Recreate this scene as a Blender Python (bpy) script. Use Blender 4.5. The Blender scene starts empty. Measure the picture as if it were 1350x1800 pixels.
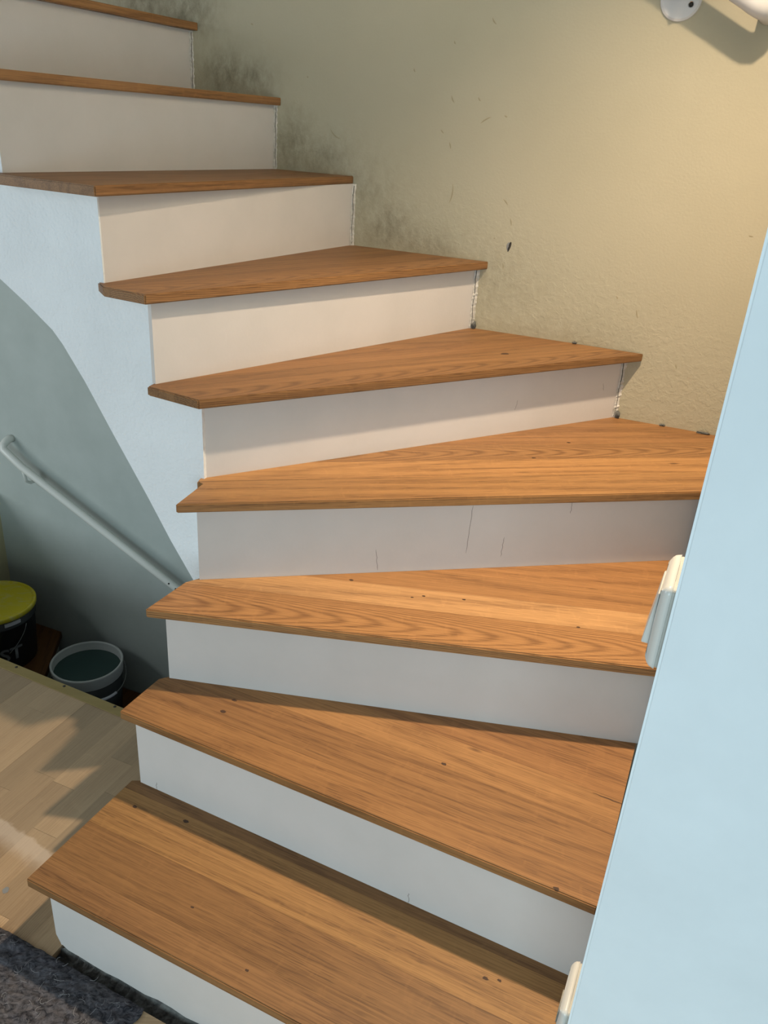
import bpy, bmesh, math, random
from mathutils import Vector, Matrix
random.seed(7)
scene = bpy.context.scene
col = scene.collection
S = 0.185                       # one riser height in metres; plan coordinates below are in risers

# ---------------------------------------------------------------- camera
cam_d = bpy.data.cameras.new('camera'); cam = bpy.data.objects.new('camera', cam_d); col.objects.link(cam)
cam_d.sensor_fit = 'VERTICAL'; cam_d.sensor_height = 24.0; cam_d.lens = 19.048; cam_d.clip_start = 0.02
CP, CR = 0.44241, 0.06906
_f = Vector((0, math.cos(CP), -math.sin(CP))); _u = Vector((0, math.sin(CP), math.cos(CP))); _r = Vector((1, 0, 0))
_R = math.cos(CR) * _r + math.sin(CR) * _u; _U = -math.sin(CR) * _r + math.cos(CR) * _u
M = Matrix((( _R.x, _U.x, -_f.x, 0), (_R.y, _U.y, -_f.y, 0), (_R.z, _U.z, -_f.z, 1.42686), (0, 0, 0, 1)))
cam.matrix_world = M
scene.camera = cam

# ---------------------------------------------------------------- world, lights, exposure
w = bpy.data.worlds.new('world'); scene.world = w; w.use_nodes = True
bg = w.node_tree.nodes['Background']; bg.inputs[0].default_value = (0.72, 0.84, 1.0, 1); bg.inputs[1].default_value = 0.15
def light(name, kind, loc, energy, color, rot=None, **kw):
    d = bpy.data.lights.new(name, kind); o = bpy.data.objects.new(name, d); col.objects.link(o)
    o.location = loc; d.energy = energy; d.color = color
    if rot is not None: o.rotation_euler = Vector(rot).to_track_quat('-Z', 'Y').to_euler()
    for k, v in kw.items(): setattr(d, k, v)
    return o
light('window_daylight', 'AREA', (-0.75, -2.5, 1.10), 86, (0.70, 0.90, 1.0), (0.30, 0.95, -0.06), shape='RECTANGLE', size=2.4, size_y=1.4)
light('far_window_daylight', 'AREA', (-4.3, 1.25, 1.35), 56, (0.90, 0.97, 1.0), (0.95, 0.30, -0.25), shape='RECTANGLE', size=1.2, size_y=2.0)
light('stairwell_lamp', 'SPOT', (2.55 * S, 7.30 * S, 13.4 * S), 236, (1.0, 0.78, 0.55), (0.18, -0.12, -1.0), shadow_soft_size=0.028, spot_size=math.radians(127), spot_blend=1.0)
vs = scene.view_settings
vs.view_transform = 'Standard'; vs.look = 'None'; vs.gamma = 1.0; vs.use_curve_mapping = False
vs.exposure = -0.10

# ---------------------------------------------------------------- material helpers
MATS = {}
class NT:
    def __init__(self, name):
        self.m = bpy.data.materials.new(name); self.m.use_nodes = True
        self.t = self.m.node_tree; self.b = self.t.nodes['Principled BSDF']; MATS[name] = self.m
    def n(self, typ, **kw):
        nd = self.t.nodes.new(typ)
        for k, v in kw.items():
            if k.startswith('i_'):
                key = k[2:]
                nd.inputs[int(key) if key.isdigit() else key.replace('_', ' ')].default_value = v
            else: setattr(nd, k, v)
        return nd
    def l(self, a, b): self.t.links.new(a, b)
    def math(self, op, a, b=None, c=None, clamp=False):
        nd = self.n('ShaderNodeMath', operation=op, use_clamp=clamp)
        for i, v in enumerate((a, b, c)):
            if v is None: continue
            if isinstance(v, (int, float)): nd.inputs[i].default_value = v
            else: self.l(v, nd.inputs[i])
        return nd.outputs[0]
    def mapping(self, vec, scale=(1, 1, 1), loc=(0, 0, 0), rot=(0, 0, 0)):
        nd = self.n('ShaderNodeMapping'); nd.inputs['Scale'].default_value = scale
        nd.inputs['Location'].default_value = loc; nd.inputs['Rotation'].default_value = rot
        self.l(vec, nd.inputs[0]); return nd.outputs[0]
    def noise(self, vec, scale=1.0, detail=2.0, rough=0.5, dist=0.0):
        nd = self.n('ShaderNodeTexNoise'); nd.inputs['Scale'].default_value = scale
        nd.inputs['Detail'].default_value = detail; nd.inputs['Roughness'].default_value = rough
        nd.inputs['Distortion'].default_value = dist
        if vec is not None: self.l(vec, nd.inputs['Vector'])
        return nd.outputs['Fac']
    def mix(self, fac, a, b, mode='MIX'):
        nd = self.n('ShaderNodeMix', data_type='RGBA', blend_type=mode)
        for i, v in ((0, fac), (6, a), (7, b)):
            if isinstance(v, (int, float)): nd.inputs[i].default_value = v
            elif isinstance(v, tuple): nd.inputs[i].default_value = v if len(v) == 4 else (*v, 1)
            else: self.l(v, nd.inputs[i])
        return nd.outputs[2]
    def ramp(self, fac, stops):
        nd = self.n('ShaderNodeValToRGB'); e = nd.color_ramp.elements
        while len(e) < len(stops): e.new(0.5)
        for el, (p, c) in zip(e, stops):
            el.position = p; el.color = (c, c, c, 1) if isinstance(c, (int, float)) else (*c, 1)
        self.l(fac, nd.inputs[0]); return nd.outputs[0]
    def bump(self, h, strength=0.1, dist=0.001):
        nd = self.n('ShaderNodeBump'); nd.inputs['Strength'].default_value = strength
        nd.inputs['Distance'].default_value = dist; self.l(h, nd.inputs['Height'])
        self.l(nd.outputs[0], self.b.inputs['Normal'])
    def base(self, c):
        if isinstance(c, tuple): self.b.inputs['Base Color'].default_value = (*c, 1)
        else: self.l(c, self.b.inputs['Base Color'])
    def set(self, **kw):
        for k, v in kw.items(): self.b.inputs[k.replace('_', ' ')].default_value = v

def plain(name, c, rough=0.5, metal=0.0, spec=0.5):
    t = NT(name); t.base(c); t.set(Roughness=rough, Metallic=metal, Specular_IOR_Level=spec); return t.m

def wood(name, light_c, dark_c, ring=1.0, ringf=62.0, vary=0.25, pores=0.55, knots=True, dust=False, cathedral=False):
    t = NT(name)
    tc = t.n('ShaderNodeTexCoord'); oi = t.n('ShaderNodeObjectInfo')
    off = t.n('ShaderNodeVectorMath', operation='SCALE'); off.inputs[0].default_value = (37.0, 11.3, 5.7); t.l(oi.outputs['Random'], off.inputs['Scale'])
    add = t.n('ShaderNodeVectorMath', operation='ADD'); t.l(tc.outputs['Object'], add.inputs[0]); t.l(off.outputs[0], add.inputs[1])
    v = add.outputs[0]
    wob = t.noise(t.mapping(v, (6.0, 40.0, 40.0)), 1.0, 2.0, 0.5)
    if cathedral:   # nested parabolas of a flat sawn board
        sp = t.n('ShaderNodeSeparateXYZ'); t.l(tc.outputs['Object'], sp.inputs[0])
        yy = t.math('ADD', sp.outputs[1], t.math('MULTIPLY_ADD', t.noise(t.mapping(v, (3.0, 1.0, 1.0)), 1.0, 2.0), 0.030, -0.018))
        ph = t.math('ADD', t.math('MULTIPLY', sp.outputs[0], 88.0), t.math('MULTIPLY', t.math('MULTIPLY', yy, yy), 9500.0))
        ph = t.math('ADD', ph, t.math('MULTIPLY_ADD', t.noise(t.mapping(v, (5.0, 16.0, 16.0)), 1.0, 2.0), 8.0, t.math('MULTIPLY', sp.outputs[2], 1500.0)))
    else:
        lo = t.noise(t.mapping(v, (0.55, 7.0, 7.0)), 1.0, 1.0, 0.4, 0.25)
        ph = t.math('MULTIPLY', lo, ringf)
    ph = t.math('ADD', ph, t.math('MULTIPLY', wob, 1.8))
    rings = t.math('MULTIPLY_ADD', t.math('SINE', ph), 0.5, 0.5)
    rings = t.math('POWER', rings, 2.0)
    fib = t.noise(t.mapping(v, (3.0, 330.0, 330.0)), 1.0, 2.0, 0.6)
    por = t.ramp(t.noise(t.mapping(v, (20.0, 620.0, 620.0)), 1.0, 1.0, 0.6), [(0.53, 0.0), (0.63, 1.0)])
    por = t.math('MULTIPLY', por, t.math('MULTIPLY_ADD', rings, 0.5, 0.5))
    tone = t.noise(t.mapping(v, (0.7, 7.0, 7.0)), 1.0, 2.0, 0.5)
    ray = t.ramp(t.noise(t.mapping(v, (60.0, 26.0, 26.0)), 1.0, 1.0, 0.4, 0.8), [(0.62, 0.0), (0.72, 1.0)])
    f = t.math('ADD', t.math('MULTIPLY', rings, (0.52 if cathedral else 0.30) * ring), t.math('MULTIPLY_ADD', fib, 1.5, -0.60), clamp=True)
    f = t.math('ADD', f, t.math('MULTIPLY_ADD', tone, 0.45, -0.20), clamp=True)
    c = t.mix(f, light_c, dark_c)
    c = t.mix(t.math('MULTIPLY', por, pores), c, tuple(x * 0.55 for x in dark_c))
    c = t.mix(t.math('MULTIPLY', ray, 0.12), c, tuple(min(1, x * 1.3) for x in light_c))
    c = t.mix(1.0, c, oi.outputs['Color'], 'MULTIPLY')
    if knots:
        vo = t.n('ShaderNodeTexVoronoi'); vo.inputs['Scale'].default_value = 1.0
        t.l(t.mapping(v, (2.6, 8.0, 8.0)), vo.inputs['Vector'])
        kn = t.ramp(vo.outputs['Distance'], [(0.015, 1.0), (0.05, 0.0)])
        c = t.mix(t.math('MULTIPLY', kn, 0.8), c, (0.07, 0.03, 0.012))
    hv = t.n('ShaderNodeHueSaturation'); t.l(c, hv.inputs['Color'])
    t.l(t.math('MULTIPLY_ADD', oi.outputs['Random'], vary, 1.0 - vary * 0.5), hv.inputs['Value'])
    c = hv.outputs[0]
    if dust:      # pale ragged dust band, boards tinted greyer beyond it
        geo = t.n('ShaderNodeNewGeometry'); sp = t.n('ShaderNodeSeparateXYZ'); t.l(geo.outputs['Position'], sp.inputs[0])
        q = t.math('ADD', t.math('MULTIPLY', sp.outputs[0], 0.49), t.math('MULTIPLY', sp.outputs[1], 0.87))
        q = t.math('ADD', q, t.math('MULTIPLY_ADD', t.noise(geo.outputs['Position'], 38, 3, 0.6), 0.030, -0.015))
        up = t.ramp(t.math('MULTIPLY_ADD', q, 1.0, -0.25), [(0.492, 0), (0.500, 1)])
        bd = t.math('MULTIPLY', t.ramp(t.math('MULTIPLY_ADD', q, 1.0, -0.25), [(0.440, 0), (0.472, 1)]), t.math('SUBTRACT', 1.0, up))
        c = t.mix(t.math('MULTIPLY', up, 0.30), c, (0.335, 0.275, 0.190))
        c = t.mix(t.math('MULTIPLY', bd, 0.55), c, (0.60, 0.50, 0.40))
    t.base(c)
    t.set(Roughness=0.52, Specular_IOR_Level=0.35)
    t.bump(t.math('ADD', por, fib), 0.12, 0.0006)
    return t.m
OAK = ((0.275, 0.138, 0.051), (0.120, 0.053, 0.0185))
wood('oak', *OAK)
wood('oak_flat_sawn', *OAK, cathedral=True)
wood('old_oak', (0.150, 0.062, 0.016), (0.060, 0.022, 0.006), vary=0.2)
wood('beech', (0.44, 0.305, 0.175), (0.325, 0.203, 0.108), ring=0.6, ringf=26, vary=0.46, pores=0.3, knots=False, dust=True)

def paint(name, c, c2=None, bump=0.10, scale=220.0, rough=0.75, mott=6.0):
    t = NT(name); tc = t.n('ShaderNodeTexCoord'); v = tc.outputs['Object']
    c2 = c2 or tuple(x * 0.93 for x in c)
    t.base(t.mix(t.ramp(t.noise(v, mott, 4, 0.6), [(0.35, 0), (0.7, 1)]), c, c2))
    t.set(Roughness=rough, Specular_IOR_Level=0.25)
    t.bump(t.math('ADD', t.noise(v, scale, 2, 0.5), t.math('MULTIPLY', t.noise(v, scale * 0.25, 2, 0.5), 1.0)), bump, 0.003)
    return t.m
paint('riser_paint', (0.61, 0.570, 0.530), (0.57, 0.535, 0.495), 0.05, 150)
paint('string_plaster', (0.80, 0.825, 0.825), None, 0.6, 150)
paint('white_wall_paint', (0.76, 0.84, 0.86), None, 0.10, 120)
paint('grey_wall_paint', (0.45, 0.49, 0.455), (0.405, 0.445, 0.41), 0.10, 120)
paint('olive_wall_paint', (0.50, 0.46, 0.28), None, 0.12, 120)
paint('ceiling_paint', (0.82, 0.82, 0.80), None, 0.05, 120)
paint('joint_plaster', (0.66, 0.63, 0.57), (0.38, 0.35, 0.29), 0.6, 180, 0.9, 60.0)
paint('raw_mortar', (0.17, 0.17, 0.155), (0.06, 0.062, 0.058), 0.9, 120, 0.95, 45.0)
plain('crack_dark', (0.03, 0.026, 0.02), 0.9)
plain('hairline', (0.22, 0.19, 0.17), 0.9)
plain('chip_grey', (0.22, 0.22, 0.21), 0.8)
plain('knot_dark', (0.055, 0.024, 0.010), 0.7)
plain('scuff', (0.30, 0.26, 0.16), 0.9)
plain('rail_white', (0.66, 0.67, 0.61), 0.35)
plain('rosette_white', (0.56, 0.545, 0.53), 0.35)
plain('steel', (0.55, 0.55, 0.55), 0.3, 1.0)
plain('switch_cream', (0.60, 0.60, 0.555), 0.28)
plain('switch_gap', (0.42, 0.42, 0.38), 0.5)
plain('lid_yellow', (0.62, 0.53, 0.012), 0.4)
plain('bucket_black', (0.018, 0.022, 0.024), 0.4)
plain('bucket_white', (0.50, 0.52, 0.50), 0.45)
plain('label_grey', (0.13, 0.135, 0.14), 0.6)
plain('wire', (0.35, 0.35, 0.34), 0.35, 0.8)
plain('grip_white', (0.60, 0.60, 0.64), 0.5)
t = NT('rinse_water'); t.base((0.030, 0.062, 0.056)); t.set(Roughness=0.12, Specular_IOR_Level=0.4)
t = NT('brass'); tc = t.n('ShaderNodeTexCoord')
t.base(t.mix(t.noise(t.mapping(tc.outputs['Object'], (3, 60, 60)), 1, 3), (0.44, 0.34, 0.16), (0.32, 0.245, 0.10))); t.set(Roughness=0.42, Metallic=0.75)

# yellow stairwell wall: paint, smoky hand and shoe smears above each tread, flaking lower edge
def yellow_wall():
    t = NT('yellow_wall_paint'); tc = t.n('ShaderNodeTexCoord'); v = tc.outputs['Object']
    sep = t.n('ShaderNodeSeparateXYZ'); t.l(v, sep.inputs[0]); X, Z = sep.outputs[0], sep.outputs[2]
    c = t.mix(t.ramp(t.noise(v, 2.2, 4, 0.55), [(0.3, 0), (0.75, 1)]), (0.430, 0.388, 0.280), (0.388, 0.352, 0.250))
    smear = None
    fine = t.noise(t.mapping(v, (16, 1, 9), rot=(0, 0.5, 0)), 2.6, 6, 0.72)
    fine = t.ramp(fine, [(0.36, 0.0), (0.66, 1.0)])
    for (s, z, rs, rz, a) in [(-1.435, 1.535, .075, .055, .9), (-1.345, 1.522, .07, .045, .75), (-1.215, 1.365, .06, .075, .8), (-1.12, 1.335, .10, .05, .6),
                              (-0.91, 1.172, .07, .06, .75), (-0.99, 1.24, .10, .10, .42), (-0.80, 1.135, .12, .045, .55), (-1.56, 1.69, .10, .07, .9),
                              (-0.62, 1.06, .16, .10, .30), (-0.35, .93, .22, .06, .22), (-1.70, 1.72, .10, .08, .9)]:
        dx = t.math('DIVIDE', t.math('SUBTRACT', X, s), rs); dz = t.math('DIVIDE', t.math('SUBTRACT', Z, z), rz)
        d2 = t.math('ADD', t.math('MULTIPLY', dx, dx), t.math('MULTIPLY', dz, dz))
        g = t.math('MULTIPLY', t.math('POWER', 2.718, t.math('MULTIPLY', d2, -1.0)), a)
        smear = g if smear is None else t.math('MAXIMUM', smear, g)
    # broad greying of the worn band that follows the flight
    band = t.math('ADD', t.math('MULTIPLY', X, 0.60), Z)
    band = t.ramp(t.math('MULTIPLY_ADD', band, 1.0, -0.55), [(0.06, 0.75), (0.36, 0.0)])
    c = t.mix(t.math('MULTIPLY', t.math('MULTIPLY', band, t.math('MULTIPLY_ADD', fine, 0.7, 0.3)), 0.55), c, (0.36, 0.32, 0.20))
    c = t.mix(t.math('MULTIPLY', t.math('MULTIPLY', smear, t.math('MULTIPLY_ADD', fine, 0.8, 0.2)), 0.95), c, (0.115, 0.095, 0.055))
    t.base(c); t.set(Roughness=0.7, Specular_IOR_Level=0.2)
    rough = t.math('MULTIPLY', t.ramp(t.math('MULTIPLY_ADD', t.math('ADD', t.math('MULTIPLY', X, 0.36), Z), 1.0, -0.55), [(0.30, 1.0), (0.55, 0.0)]), t.ramp(t.noise(v, 55, 4, 0.6, 0.4), [(0.45, 0), (0.6, 1)]))
    t.bump(t.math('ADD', t.math('MULTIPLY', t.noise(v, 160, 2, 0.5), 0.5), t.math('MULTIPLY', rough, 0.9)), 0.24, 0.003)
yellow_wall()

t = NT('felt'); tc = t.n('ShaderNodeTexCoord'); v = tc.outputs['Object']
n1 = t.ramp(t.noise(t.mapping(v, (1, 1.6, 1)), 55, 6, 0.75, 1.2), [(0.38, 0.0), (0.72, 1.0)])
t.base(t.mix(t.noise(v, 9, 3), t.mix(n1, (0.018, 0.019, 0.026), (0.165, 0.160, 0.185)), t.mix(n1, (0.028, 0.028, 0.030), (0.17, 0.16, 0.16))))
t.set(Roughness=0.95, Specular_IOR_Level=0.1)
plain('felt_fibre', (0.26, 0.25, 0.25), 0.9)

# ---------------------------------------------------------------- geometry helpers
def link(o, parent=None):
    col.objects.link(o)
    if parent is not None: o.parent = parent
    return o
def mesh_obj(name, bm, mat, parent=None, smooth=False):
    me = bpy.data.meshes.new(name); bmesh.ops.recalc_face_normals(bm, faces=bm.faces); bm.to_mesh(me); bm.free()
    if smooth:
        for p in me.polygons: p.use_smooth = True
    me.materials.append(MATS[mat]); return link(bpy.data.objects.new(name, me), parent)
def tag(o, label=None, cat=None, group=None, kind=None):
    if label: o['label'] = label
    if cat: o['category'] = cat
    if group: o['group'] = group
    if kind: o['kind'] = kind
    return o
def empty(name, loc=(0, 0, 0), rz=0.0):
    o = bpy.data.objects.new(name, None); o.location = loc; o.rotation_euler.z = rz; o.empty_display_size = 0.05; return link(o)
def prism(bm, poly, z0, z1):
    lo = [bm.verts.new((x, y, z0)) for x, y in poly]; hi = [bm.verts.new((x, y, z1)) for x, y in poly]
    bm.faces.new(lo[::-1]); bm.faces.new(hi); n = len(poly)
    for i in range(n): bm.faces.new((lo[i], lo[(i + 1) % n], hi[(i + 1) % n], hi[i]))
    return lo, hi
def box(bm, a, b):
    prism(bm, [(a[0], a[1]), (b[0], a[1]), (b[0], b[1]), (a[0], b[1])], a[2], b[2])
def tube(bm, pts, rad, seg=12, cap=True):
    rings = []; pts = [Vector(p) for p in pts]; up = None
    for i, p in enumerate(pts):
        d = (pts[min(i + 1, len(pts) - 1)] - pts[max(i - 1, 0)]).normalized()
        if up is None: up = d.orthogonal().normalized()
        up = (up - d * up.dot(d)).normalized(); sd = d.cross(up); r = rad[i] if isinstance(rad, (list, tuple)) else rad
        rings.append([bm.verts.new(p + (up * math.cos(2 * math.pi * k / seg) + sd * math.sin(2 * math.pi * k / seg)) * r) for k in range(seg)])
    for a, b in zip(rings, rings[1:]):
        for k in range(seg): bm.faces.new((a[k], a[(k + 1) % seg], b[(k + 1) % seg], b[k]))
    if cap: bm.faces.new(rings[0][::-1]); bm.faces.new(rings[-1])
def lathe(bm, prof, seg=48, close=False):
    rings = []
    for r, z in prof:
        rings.append([bm.verts.new((r * math.cos(2 * math.pi * k / seg), r * math.sin(2 * math.pi * k / seg), z)) for k in range(seg)] if r > 1e-6 else [bm.verts.new((0, 0, z))])
    for a, b in zip(rings, rings[1:]):
        for k in range(seg):
            k2 = (k + 1) % seg
            if len(a) == 1: bm.faces.new((a[0], b[k], b[k2]))
            elif len(b) == 1: bm.faces.new((a[k], a[k2], b[0]))
            else: bm.faces.new((a[k], a[k2], b[k2], b[k]))
def clip(poly, nx, ny, c):            # keep n.p <= c
    out = []
    for i in range(len(poly)):
        a, b = poly[i], poly[(i + 1) % len(poly)]
        da = nx * a[0] + ny * a[1] - c; db = nx * b[0] + ny * b[1] - c
        if da <= 0: out.append(a)
        if (da < 0 < db) or (db < 0 < da):
            k = da / (da - db); out.append((a[0] + k * (b[0] - a[0]), a[1] + k * (b[1] - a[1])))
    return out
def area(p): return 0.5 * sum(p[i][0] * p[(i + 1) % len(p)][1] - p[(i + 1) % len(p)][0] * p[i][1] for i in range(len(p)))
def sc(p): return [(x * S, y * S) for x, y in p]

# ---------------------------------------------------------------- plan of the place (in risers)
NW = (0.35780, 0.93380); DW = (0.93380, -0.35780); CW = 12.1201         # outer wall: NW.x = CW, runs along DW
NA = (0.4, 0.9165); CA = 6.86                                           # inner string of the upper flight
TH = 0.105                                                              # tread thickness
WROT = math.atan2(DW[1], DW[0])
RCORN = (4.695, 11.181)                                                 # outer wall meets right wall
EDGE = (1.449, 3.460)                                                   # near arris of right wall
def wallpt(s, off=0.0): return (NW[0] * (CW - off) + DW[0] * s, NW[1] * (CW - off) + DW[1] * s)

# ---- outer wall
ow = wallpt(0)
bm = bmesh.new(); box(bm, (-34 * S, 0, -7 * S), (1.0 * S, 0.9 * S, 29 * S))
wall_back = mesh_obj('wall_back', bm, 'yellow_wall_paint'); wall_back.location = (ow[0] * S, ow[1] * S, 0); wall_back.rotation_euler.z = WROT
tag(wall_back, 'yellow painted stairwell wall with dark smears above the treads', 'wall', kind='structure')
bm = bmesh.new()   # basement side of the same wall, painted grey, a skim coat thicker
prof = [(-13.9, -7), (0.2, -7), (0.2, 0.0), (-4.0, 2.0), (-8.0, 4.6), (-13.9, 6.0)]
vs0 = [bm.verts.new((a * S, -0.006, b * S)) for a, b in prof]; vs1 = [bm.verts.new((a * S, 0.0, b * S)) for a, b in prof]
bm.faces.new(vs0); bm.faces.new(vs1[::-1])
for i in range(6): bm.faces.new((vs0[i], vs0[(i + 1) % 6], vs1[(i + 1) % 6], vs1[i]))
wall_base = mesh_obj('wall_basement', bm, 'grey_wall_paint'); wall_base.location = wall_back.location; wall_base.rotation_euler.z = WROT
tag(wall_base, 'grey painted basement stair wall behind the lower handrail', 'wall', kind='structure')
# ---- wall at the left end of the basement stair
lc = wallpt(-13.85)
bm = bmesh.new(); prism(bm, sc([lc, (lc[0] - NW[0] * 5.4, lc[1] - NW[1] * 5.4), (lc[0] - NW[0] * 5.4 - DW[0] * .8, lc[1] - NW[1] * 5.4 - DW[1] * .8), (lc[0] - DW[0] * .8, lc[1] - DW[1] * .8)]), -7 * S, -0.12 * S)
tag(mesh_obj('wall_left', bm, 'olive_wall_paint'), 'olive yellow end wall beside the lidded bucket', 'wall', kind='structure')
# ---- right wall
d0 = Vector((0.9165, -0.40)); rn = Vector((RCORN[0] - EDGE[0], RCORN[1] - EDGE[1])).normalized()
e = Vector(EDGE); rc = Vector(RCORN) + rn * 0.05
bm = bmesh.new()
poly = [tuple(e), tuple(e + d0 * 7), tuple(e + d0 * 7 + rn * 1.2), tuple(e + d0 * 1.2 + rn * 1.2), tuple(rc + d0 * 1.2), tuple(rc)]
prism(bm, sc(poly), -0.25 * S, 29 * S)
ed = [x for x in bm.edges if all((v.co.xy - e * S).length < 1e-5 for v in x.verts)]
bmesh.ops.bevel(bm, geom=ed, offset=0.003, segments=2, affect='EDGES')
tag(mesh_obj('wall_right', bm, 'white_wall_paint'), 'pale blue white wall end filling the right edge', 'wall', kind='structure')
# ---- ceiling
bm = bmesh.new(); box(bm, (-3.4, -1.4, 29 * S), (2.6, 3.4, 29.6 * S))
tag(mesh_obj('ceiling', bm, 'ceiling_paint'), 'white ceiling above the stairwell', 'ceiling', kind='structure')

# ---------------------------------------------------------------- floor of separate beech strips
FE1 = (0.9286, -0.3712); FE2 = (0.3712, 0.9286)
NG = (0.398, 0.9174); CG = 3.70 * S          # edge of the floor along the lowest riser
CB = 6.965 * S                               # edge of the floor at the basement stair (along NA)
def fl(a, b): return (FE1[0] * a + FE2[0] * b, FE1[1] * a + FE2[1] * b)
bm = bmesh.new()
prism(bm, [fl(-2.9, -1.3), fl(2.2, -1.3), fl(2.2, 0.44), fl(-2.9, 0.44)], -0.10, 0.0)
prism(bm, clip([fl(-0.70, 0.44), fl(1.4, 0.44), fl(1.4, 1.0), fl(-0.70, 1.0)], *NG, CG), -0.10, 0.0)
prism(bm, clip([fl(-2.9, 0.44), fl(-1.72, 0.44), fl(-1.72, 1.6), fl(-2.9, 1.6)], *NA, CB - 0.001), -0.10, 0.0)
prism(bm, clip([fl(-1.72, 0.44), fl(-0.90, 0.44), fl(-0.90, 1.6), fl(-1.72, 1.6)], *NA, CB - 0.001), -0.10, -0.0145)
prism(bm, clip([fl(-0.90, 0.44), fl(-0.70, 0.44), fl(-0.70, 1.0), fl(-0.90, 1.0)], *NG, CG), -0.10, -0.0145)
floor = mesh_obj('floor', bm, 'beech'); floor.rotation_euler.z = 0
tag(floor, 'light beech strip floor beside the staircase', 'floor', kind='structure')
SW = 0.0645; FA = math.atan2(FE2[1], FE2[0])
rf = random.Random(3)
def plank(a0, b0, b1):
    poly = [fl(a0 + .0003, b0 + .0003), fl(a0 + SW - .0003, b0 + .0003), fl(a0 + SW - .0003, b1 - .0003), fl(a0 + .0003, b1 - .0003)]
    poly = clip(poly, *NA, CB - 0.003)
    if a0 + SW > -0.885:                      # strips running into the lowest riser stop at the joint
        poly = clip(poly, *NG, CG)
    if len(poly) < 3 or abs(area(poly)) < 1e-4: return
    o = poly[0]; ca, sa = math.cos(-FA), math.sin(-FA)
    loc = [((x - o[0]) * ca - (y - o[1]) * sa, (x - o[0]) * sa + (y - o[1]) * ca) for x, y in poly]
    dz = rf.uniform(-0.0003, 0.0003)
    bm = bmesh.new(); prism(bm, loc, -0.014, dz)
    ob = mesh_obj('plank', bm, 'beech', floor); ob.location = (o[0], o[1], 0); ob.rotation_euler.z = FA
ends = {0: 1.060, 1: 1.0, 2: 1.176}
for i in range(-9, 7):
    a0 = -1.2045 + i * SW * 0.985
    b = 0.44 - rf.uniform(0, 0.3); first = True
    jo = 1.059 if i == -1 else (1.175 if i == 1 else (1.223 if i == -4 else (0.955 if i == 1 else None)))
    if a0 > -0.76: continue
    cuts = []
    base = jo if jo else rf.uniform(0.9, 1.2)
    k = base
    while k > 0.44: cuts.append(k); k -= rf.uniform(0.24, 0.42)
    k = base + rf.uniform(0.24, 0.42)
    while k < 1.45: cuts.append(k); k += rf.uniform(0.24, 0.42)
    cuts = [0.44] + sorted(c for c in cuts if c > 0.5) + [1.6]
    for c0, c1 in zip(cuts, cuts[1:]): plank(a0, c0, c1)
# raw joint between floor and lowest riser: a sunk strip of rough mortar
bm = bmesh.new(); rj = random.Random(5)
g0 = Vector((-3.075, 5.367)); gd = Vector((0.9174, -0.398)); gn = Vector((0.398, 0.9174)); N = 90
rows = []
for i in range(N + 1):
    p = g0 + gd * (5.3 * i / N); row = []
    for j in range(6):
        q = p + gn * (0.0 + 0.145 * j / 5); z = -0.13 + (0.05 if j > 3 else 0.0) * j / 5 + rj.uniform(-0.03, 0.03)
        if j == 5: z = -0.02 + rj.uniform(-.03, .06)
        if j == 0: z = -0.15
        row.append(bm.verts.new((q.x * S, q.y * S, z * S)))
    rows.append(row)
for a, b in zip(rows, rows[1:]):
    for j in range(5): bm.faces.new((a[j], a[j + 1], b[j + 1], b[j]))
mj = mesh_obj('mortar_joint', bm, 'raw_mortar', floor)

bm = bmesh.new(); prism(bm, [(.006 * math.cos(i * .628) * (1 + .2 * math.sin(i * 3)), .008 * math.sin(i * .628)) for i in range(10)], -.002, .0006); kn_ = mesh_obj('knot', bm, 'chip_grey', floor); kn_.location = (-.7035, 1.1249, 0)
# brass edging at the head of the basement stair
bt = empty('brass_edge_trim')
bm = bmesh.new(); L0, L1 = -14.0, -3.2
def na(a, c): return ((NA[1] * a + NA[0] * c) * 1.0, (-NA[0] * a + NA[1] * c) * 1.0)
a0, a1 = -10.2, -6.55
prism(bm, sc([na(a0, 6.82), na(a1, 6.82), na(a1, 6.985), na(a0, 6.985)]), 0.0004, 0.0026)
prism(bm, sc([na(a0, 6.972), na(a1, 6.972), na(a1, 6.985), na(a0, 6.985)]), -0.03, 0.0004)
o = mesh_obj('brass_strip', bm, 'brass', bt)
bmesh_bevel = o.modifiers.new('bevel', 'BEVEL'); bmesh_bevel.width = 0.0008; bmesh_bevel.segments = 2
for q in ((-5.3677, 9.9106), (-4.5032, 9.5428), (-3.6354, 9.1693)):
    bm = bmesh.new(); lathe(bm, [(0, .0016), (.0022, .0016), (.0035, .0009), (.0042, 0.0)], 12)
    s_ = mesh_obj('screw', bm, 'crack_dark', bt); s_.location = (q[0] * S, q[1] * S, 0.0026)
tag(bt, 'brass edge strip where the beech floor meets the basement stair', 'edge trim')

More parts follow.
